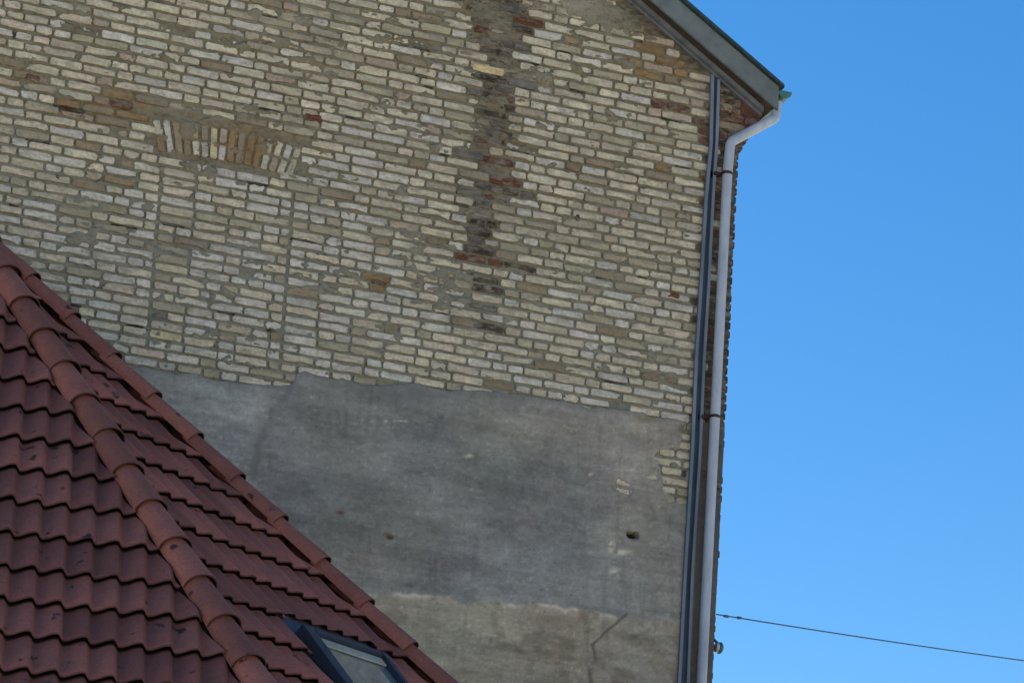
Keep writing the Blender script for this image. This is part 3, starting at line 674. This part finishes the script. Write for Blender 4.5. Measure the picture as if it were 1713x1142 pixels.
rows_px = [445, 493, 541.5, 589, 638.6, 686.8, 737.6, 789.7, 843, 899, 956, 1010.7, 1068, 1127.6, 1188, 1249]
rows_v = []
for y in rows_px:
    P = on_plane(0, y + 3, A0, n1); rows_v.append(float((P - APEX) @ s1))
rows_dz = [v * -s1[2] for v in rows_v]            # drop below the apex of every course line
g_ = rows_dz[-1] - rows_dz[-2]
while APEX[2] - rows_dz[-1] > ZEAVE: rows_dz.append(rows_dz[-1] + g_)
WAVE = 0.150
def prof_h(s):
    s = s % 1.0
    # broad pan rising to a roll on the right, then a quick step down
    w = np.where(s < 0.80, s / 0.80 * 0.5, 0.5 + (s - 0.80) / 0.20 * 0.5)
    return 0.043 * (0.5 - 0.5 * np.cos(2 * math.pi * (w)))
def face_mesh(e, s, n, hl, hr, off, name, flip=False, clipy=None, gap=0.035, holes=None, umin=-9, umax=9, amp=1.0, wave=None, lap=0.24):
    WAVE = wave or 0.150
    sinb = -s[2]; bmv = []; bmf = []; cl = []
    NSEG = 14; nv = 0
    vlines = [dz / sinb for dz in rows_dz]
    vlines = [max(0.0, 2 * vlines[0] - vlines[1])] + vlines
    def bounds(v):
        l = (hl @ e) / (hl @ s) * v if hl is not None else umin; r = (hr @ e) / (hr @ s) * v if hr is not None else umax
        return l, r
    for k in range(len(vlines) - 1):
        v0, v1 = vlines[k], vlines[k + 1]
        l, r = bounds(v1 + 0.05); l = max(l, umin); r = min(r, umax)
        i0 = int(math.floor((l - off) / WAVE)) - 1; i1 = int(math.ceil((r - off) / WAVE)) + 1
        us = off + np.arange(i0 * NSEG, i1 * NSEG + 1) / NSEG * WAVE
        sfr = np.arange(i0 * NSEG, i1 * NSEG + 1) / NSEG
        ph = prof_h(-sfr if flip else sfr) * amp
        tl = np.floor(sfr / 2.0)                                   # two waves make a tile
        jl = (_hash(tl, tl * 0 + k, 5) - .5) * 0.010; jv = (_hash(tl, tl * 0 + k, 9) - .5) * 0.012
        tone = 0.72 + 0.56 * _hash(tl, tl * 0 + k, 3)
        rows = [(v0 - 0.03, -0.008, 0, lap), (v0 - 0.010, 0.006, 0, lap), (v0 + 0.002, 0.007, 0, lap * 1.6), (v0 + 0.009, 0.008, 0, .8), (v0 + (v1 - v0) * .5, 0.024, 0, 1), (v1 - 0.010, 0.043, 1, 1), (v1, 0.041, 1, .35), (v1 + 0.001, 0.034, 1, .18), (v1 - 0.09, 0.028, 1, .12)]  # nose and lap vertices darkened: shadow of the gap put into vertex colour
        base = nv
        for (v, hh, mv, gap_shade) in rows:
            for j, uu in enumerate(us):
                P = APEX + e * uu + s * (v + jv[j] * mv) + n * (hh + ph[j] + jl[j] * mv * .5)
                bmv.append(P); cl.append((tone[j] * gap_shade,) * 3 + (1,)); nv += 1
        m = len(us)
        for a in range(len(rows) - 1):
            for j in range(m - 1): bmf.append((base + a * m + j, base + a * m + j + 1, base + (a + 1) * m + j + 1, base + (a + 1) * m + j))
    me = mesh_np(name, np.array(bmv), [list(f) for f in bmf], cl)
    bm = bmesh.new(); bm.from_mesh(me)
    def cut(P, nn):
        bmesh.ops.bisect_plane(bm, geom=list(bm.verts) + list(bm.edges) + list(bm.faces), dist=1e-5, plane_co=tuple(P), plane_no=tuple(nn), clear_outer=True)
    if hl is not None: nn = np.cross(hl, n); nn = nn if nn @ e < 0 else -nn; cut(APEX - nn / np.linalg.norm(nn) * gap, nn)
    if hr is not None: nn = np.cross(hr, n); nn = nn if nn @ e > 0 else -nn; cut(APEX - nn / np.linalg.norm(nn) * gap, nn)
    if clipy is not None: cut((0, clipy, 0), (0, 1, 0))
    if holes is not None:      # cut a rectangle (u0,u1,v0,v1) out
        u0, u1, v0, v1 = holes
        for (P, nn) in ((APEX + e * u0, e), (APEX + e * u1, e), (APEX + s * v0, s), (APEX + s * v1, s)):
            bmesh.ops.bisect_plane(bm, geom=list(bm.verts) + list(bm.edges) + list(bm.faces), dist=1e-5, plane_co=tuple(P), plane_no=tuple(nn))
        kill = []
        for f in bm.faces:
            c = np.array(f.calc_center_median()) - APEX; uu, vv_ = c @ e, c @ s
            if u0 < uu < u1 and v0 < vv_ < v1: kill.append(f)
        bmesh.ops.delete(bm, geom=kill, context='FACES')
    bm.to_mesh(me); bm.free(); me.update()
    me.polygons.foreach_set('use_smooth', np.ones(len(me.polygons), bool))
    try: me.set_sharp_from_angle(angle=R(32))
    except Exception: pass
    return me
# skylight rectangle on the side face, from its corners in the face plane
def fuv(u, v): P = on_plane(u, v, APEX, n2) - APEX; return P @ e2, P @ s2
skA = fuv(466, 1034); skB = fuv(612, 1085); skC = fuv(528, 1100)
SU0, SU1, SV0 = skA[0], skB[0], (skA[1] + skB[1]) / 2; SV1 = SV0 + 1.15
print('skylight', skA, skB, SU0, SU1, SV0)
u_off = float((on_plane(49.5, 595, A0, n1) - APEX) @ e1)
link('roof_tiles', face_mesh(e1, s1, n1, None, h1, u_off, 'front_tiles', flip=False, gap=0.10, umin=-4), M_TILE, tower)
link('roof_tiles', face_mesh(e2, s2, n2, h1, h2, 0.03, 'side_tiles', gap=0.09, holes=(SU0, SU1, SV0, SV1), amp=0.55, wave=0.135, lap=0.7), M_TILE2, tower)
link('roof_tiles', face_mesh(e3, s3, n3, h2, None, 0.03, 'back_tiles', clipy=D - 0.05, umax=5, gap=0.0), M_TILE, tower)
# dark deck under the tiles
def eave(h): return APEX + h * ((ZEAVE - APEX[2]) / h[2])
RL = APEX - e1 * 4.0
E1, E2 = eave(h1), eave(h2); E0 = RL + s1 * ((ZEAVE - APEX[2]) / s1[2])
E3 = E2 + e3 * ((D - 0.04 - E2[1]) / e3[1])
sb = np.array([-s1[0], -s1[1], s1[2]])                      # rear slope, down to the gable wall
BL = RL + sb * ((D - 0.04 - RL[1]) / sb[1]); BR = APEX + sb * ((D - 0.04 - APEX[1]) / sb[1])
bm = bmesh.new(); dn = np.array([0, 0, -0.014])
q = [bm.verts.new(tuple(p + dn)) for p in (APEX, RL, E0, E1, E2, E3, BR, BL)]
for ix in ((0, 1, 2, 3), (0, 3, 4), (0, 4, 5, 6), (0, 6, 7, 1)): bm.faces.new([q[i_] for i_ in ix])
bmesh.ops.triangulate(bm, faces=bm.faces)
fin('roof_deck', bm, M_UNDER, tower)
Em = np.array([E0[0], D - 0.04, ZEAVE])
# tower walls
bm = bmesh.new(); cen = np.array([APEX[0], D - 0.2, 0])
def inset(p): q = p + (cen - p) * 0.07; q[1] = min(q[1], D - 0.03); return q
ring = [inset(p) for p in (Em, E0, E1, E2, E3)]
prism(bm, [(p[0], p[1], 0.0) for p in ring], (0, 0, ZEAVE - 0.03))
fin('tower_wall', bm, M_RENDER, tower)
bm = bmesh.new(); prism(bm, [(p[0], p[1], ZEAVE - 0.10) for p in (Em, E0, E1, E2, E3)], (0, 0, 0.085)); fin('eave_board', bm, M_SOFFIT, tower)

# hip tiles
def hip(name, h_, na, nb, starts, expo, rad, up_off, mate=M_HIP):
    """half-round overlapping tiles down the hip; starts = distance of the first lower end"""
    upv = (na + nb); upv = upv - h_ * (upv @ h_); upv = upv / np.linalg.norm(upv); sd_ = np.cross(h_, upv)
    V = []; F = []; C_ = []; nseg = 14
    total = np.linalg.norm(eave(h_) - APEX) if abs(h_[2]) > .1 else 4.0
    k = 0; t1 = starts
    while t1 < total + 0.1:
        ex_ = expo(k) if callable(expo) else expo
        t0 = max(t1 - ex_ - 0.05, -0.06); ra, rb = rad * 0.90, rad * 1.06
        tone = 0.78 + 0.44 * random.random(); tw = random.gauss(0, 0.05)
        prof = [(t0, ra, 0.0, 1), (t1 - 0.05, rb * .99, 0.016, 1), (t1 - 0.008, rb * 1.01, 0.018, 1), (t1, rb * 1.0, 0.019, .3), (t1 + 0.0005, rb * .94, 0.018, .15), (t1 - 0.08, rb * .92, 0.016, .12)]  # lower ends darkened: shadow under each overlap painted into the tone
        base = len(V)
        for (t, r_, lift, gap_shade) in prof:
            for i in range(nseg + 1):
                a = R(-6) + (math.pi + R(12)) * i / nseg
                P = APEX + h_ * t + sd_ * (math.cos(a) * r_ + tw * r_) + upv * (math.sin(a) * r_ * 0.86 + up_off + lift)
                V.append(P); C_.append((tone * gap_shade,) * 3 + (1,))
        for a in range(len(prof) - 1):
            for i in range(nseg): q = base + a * (nseg + 1) + i; F.append([q, q + 1, q + nseg + 2, q + nseg + 1])
        k += 1; t1 += expo(k) if callable(expo) else expo
    me = mesh_np(name, np.array(V), F, C_)
    me.polygons.foreach_set('use_smooth', np.ones(len(me.polygons), bool))
    try: me.set_sharp_from_angle(angle=R(45))
    except Exception: pass
    o = link(name, me, mate, tower); return o
def t_on(h_, y):      # distance along the hip whose image has this y
    lo, hi = 0, 12
    for _ in range(50):
        mm = (lo + hi) / 2
        if proj(APEX + h_ * mm)[1] > y: hi = mm
        else: lo = mm
    return lo
ts1 = [t_on(h1, y + 30) for y in (442, 496, 548, 605.6, 664, 717, 778, 839, 901.5, 966, 1030, 1098, 1165)]
ts2 = [t_on(h2, y + 38) for y in (447, 513.5, 581, 656, 722, 793.5, 863, 933, 1004, 1070, 1139, 1209)]
x1 = (ts1[-1] - ts1[0]) / (len(ts1) - 1); x2 = (ts2[-1] - ts2[0]) / (len(ts2) - 1)
print('expo', x1, x2)
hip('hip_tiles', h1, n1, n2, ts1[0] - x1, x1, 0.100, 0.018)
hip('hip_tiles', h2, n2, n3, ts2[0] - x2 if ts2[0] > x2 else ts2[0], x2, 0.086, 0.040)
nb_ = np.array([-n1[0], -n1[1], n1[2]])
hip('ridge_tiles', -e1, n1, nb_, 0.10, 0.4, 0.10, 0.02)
# skylight
def F2(u, v, h): return APEX + e2 * u + s2 * v + n2 * h
def fbox(bm, u0, u1, v0, v1, h0_, h1_, bev=0.0):
    prism(bm, [F2(u0, v0, h0_), F2(u1, v0, h0_), F2(u1, v1, h0_), F2(u0, v1, h0_)], n2 * (h1_ - h0_), bev)
sky_e = bpy.data.objects.new('skylight', None); COL.objects.link(sky_e); sky_e.parent = tower
sky_e.matrix_parent_inverse = Matrix.Translation(tower.location).inverted()
def sk(name, bm, m):
    o = fin(name, bm, m, tower); o.parent = sky_e; o.matrix_parent_inverse = Matrix.Identity(4); return o
fw_ = 0.10
TF = 0.16; HF = 0.10; wr = 0.05
bm = bmesh.new()
fbox(bm, SU0 + 0.005, SU0 + fw_, SV0 + TF, SV1 - 0.05, 0.0, HF, 0.005)
fbox(bm, SU1 - 0.02 - wr, SU1 - 0.02, SV0 + TF, SV1 - 0.05, 0.0, HF, 0.005)
fbox(bm, SU0 + fw_ + .001, SU1 - 0.021 - wr, SV0 + TF + .001, SV0 + TF + 0.05, 0.0, HF - .001, 0.005)
fbox(bm, SU0 + fw_ + .001, SU1 - 0.021 - wr, SV1 - 0.05 - 0.08, SV1 - 0.051, 0.0, HF - .001, 0.005)
sk('frame', bm, M_FRAME)
bm = bmesh.new(); fbox(bm, SU0 + fw_ + .002, SU1 - 0.022 - wr, SV0 + TF + 0.051, SV1 - 0.132, 0.055, 0.063); sk('glass_pane', bm, M_GLASS)
bm = bmesh.new(); fbox(bm, SU0 + fw_ + .003, SU1 - 0.023 - wr, SV0 + TF + 0.052, SV0 + TF + 0.12, 0.066, 0.078, 0.003); sk('blind_edge', bm, M_BLIND)
bm = bmesh.new(); fbox(bm, SU0 - 0.03, SU1 + 0.01, SV0 - 0.04, SV0 + TF - 0.002, 0.010, 0.022); fbox(bm, SU0 - 0.03, SU0 + 0.003, SV0 + TF, SV1, 0.006, 0.018); fbox(bm, SU1 - 0.018, SU1 + 0.02, SV0 + TF, SV1, 0.006, 0.018); fbox(bm, SU0 + 0.005, SU1 - 0.0195, SV1 - 0.048, SV1 + .03, 0.010, 0.022)
sk('flashing', bm, M_FLASH)

# ================================================================== ground
bm = bmesh.new(); bmesh.ops.create_grid(bm, x_segments=8, y_segments=8, size=1500)
g = fin('ground', bm, M_GROUND, None); g['kind'] = 'structure'
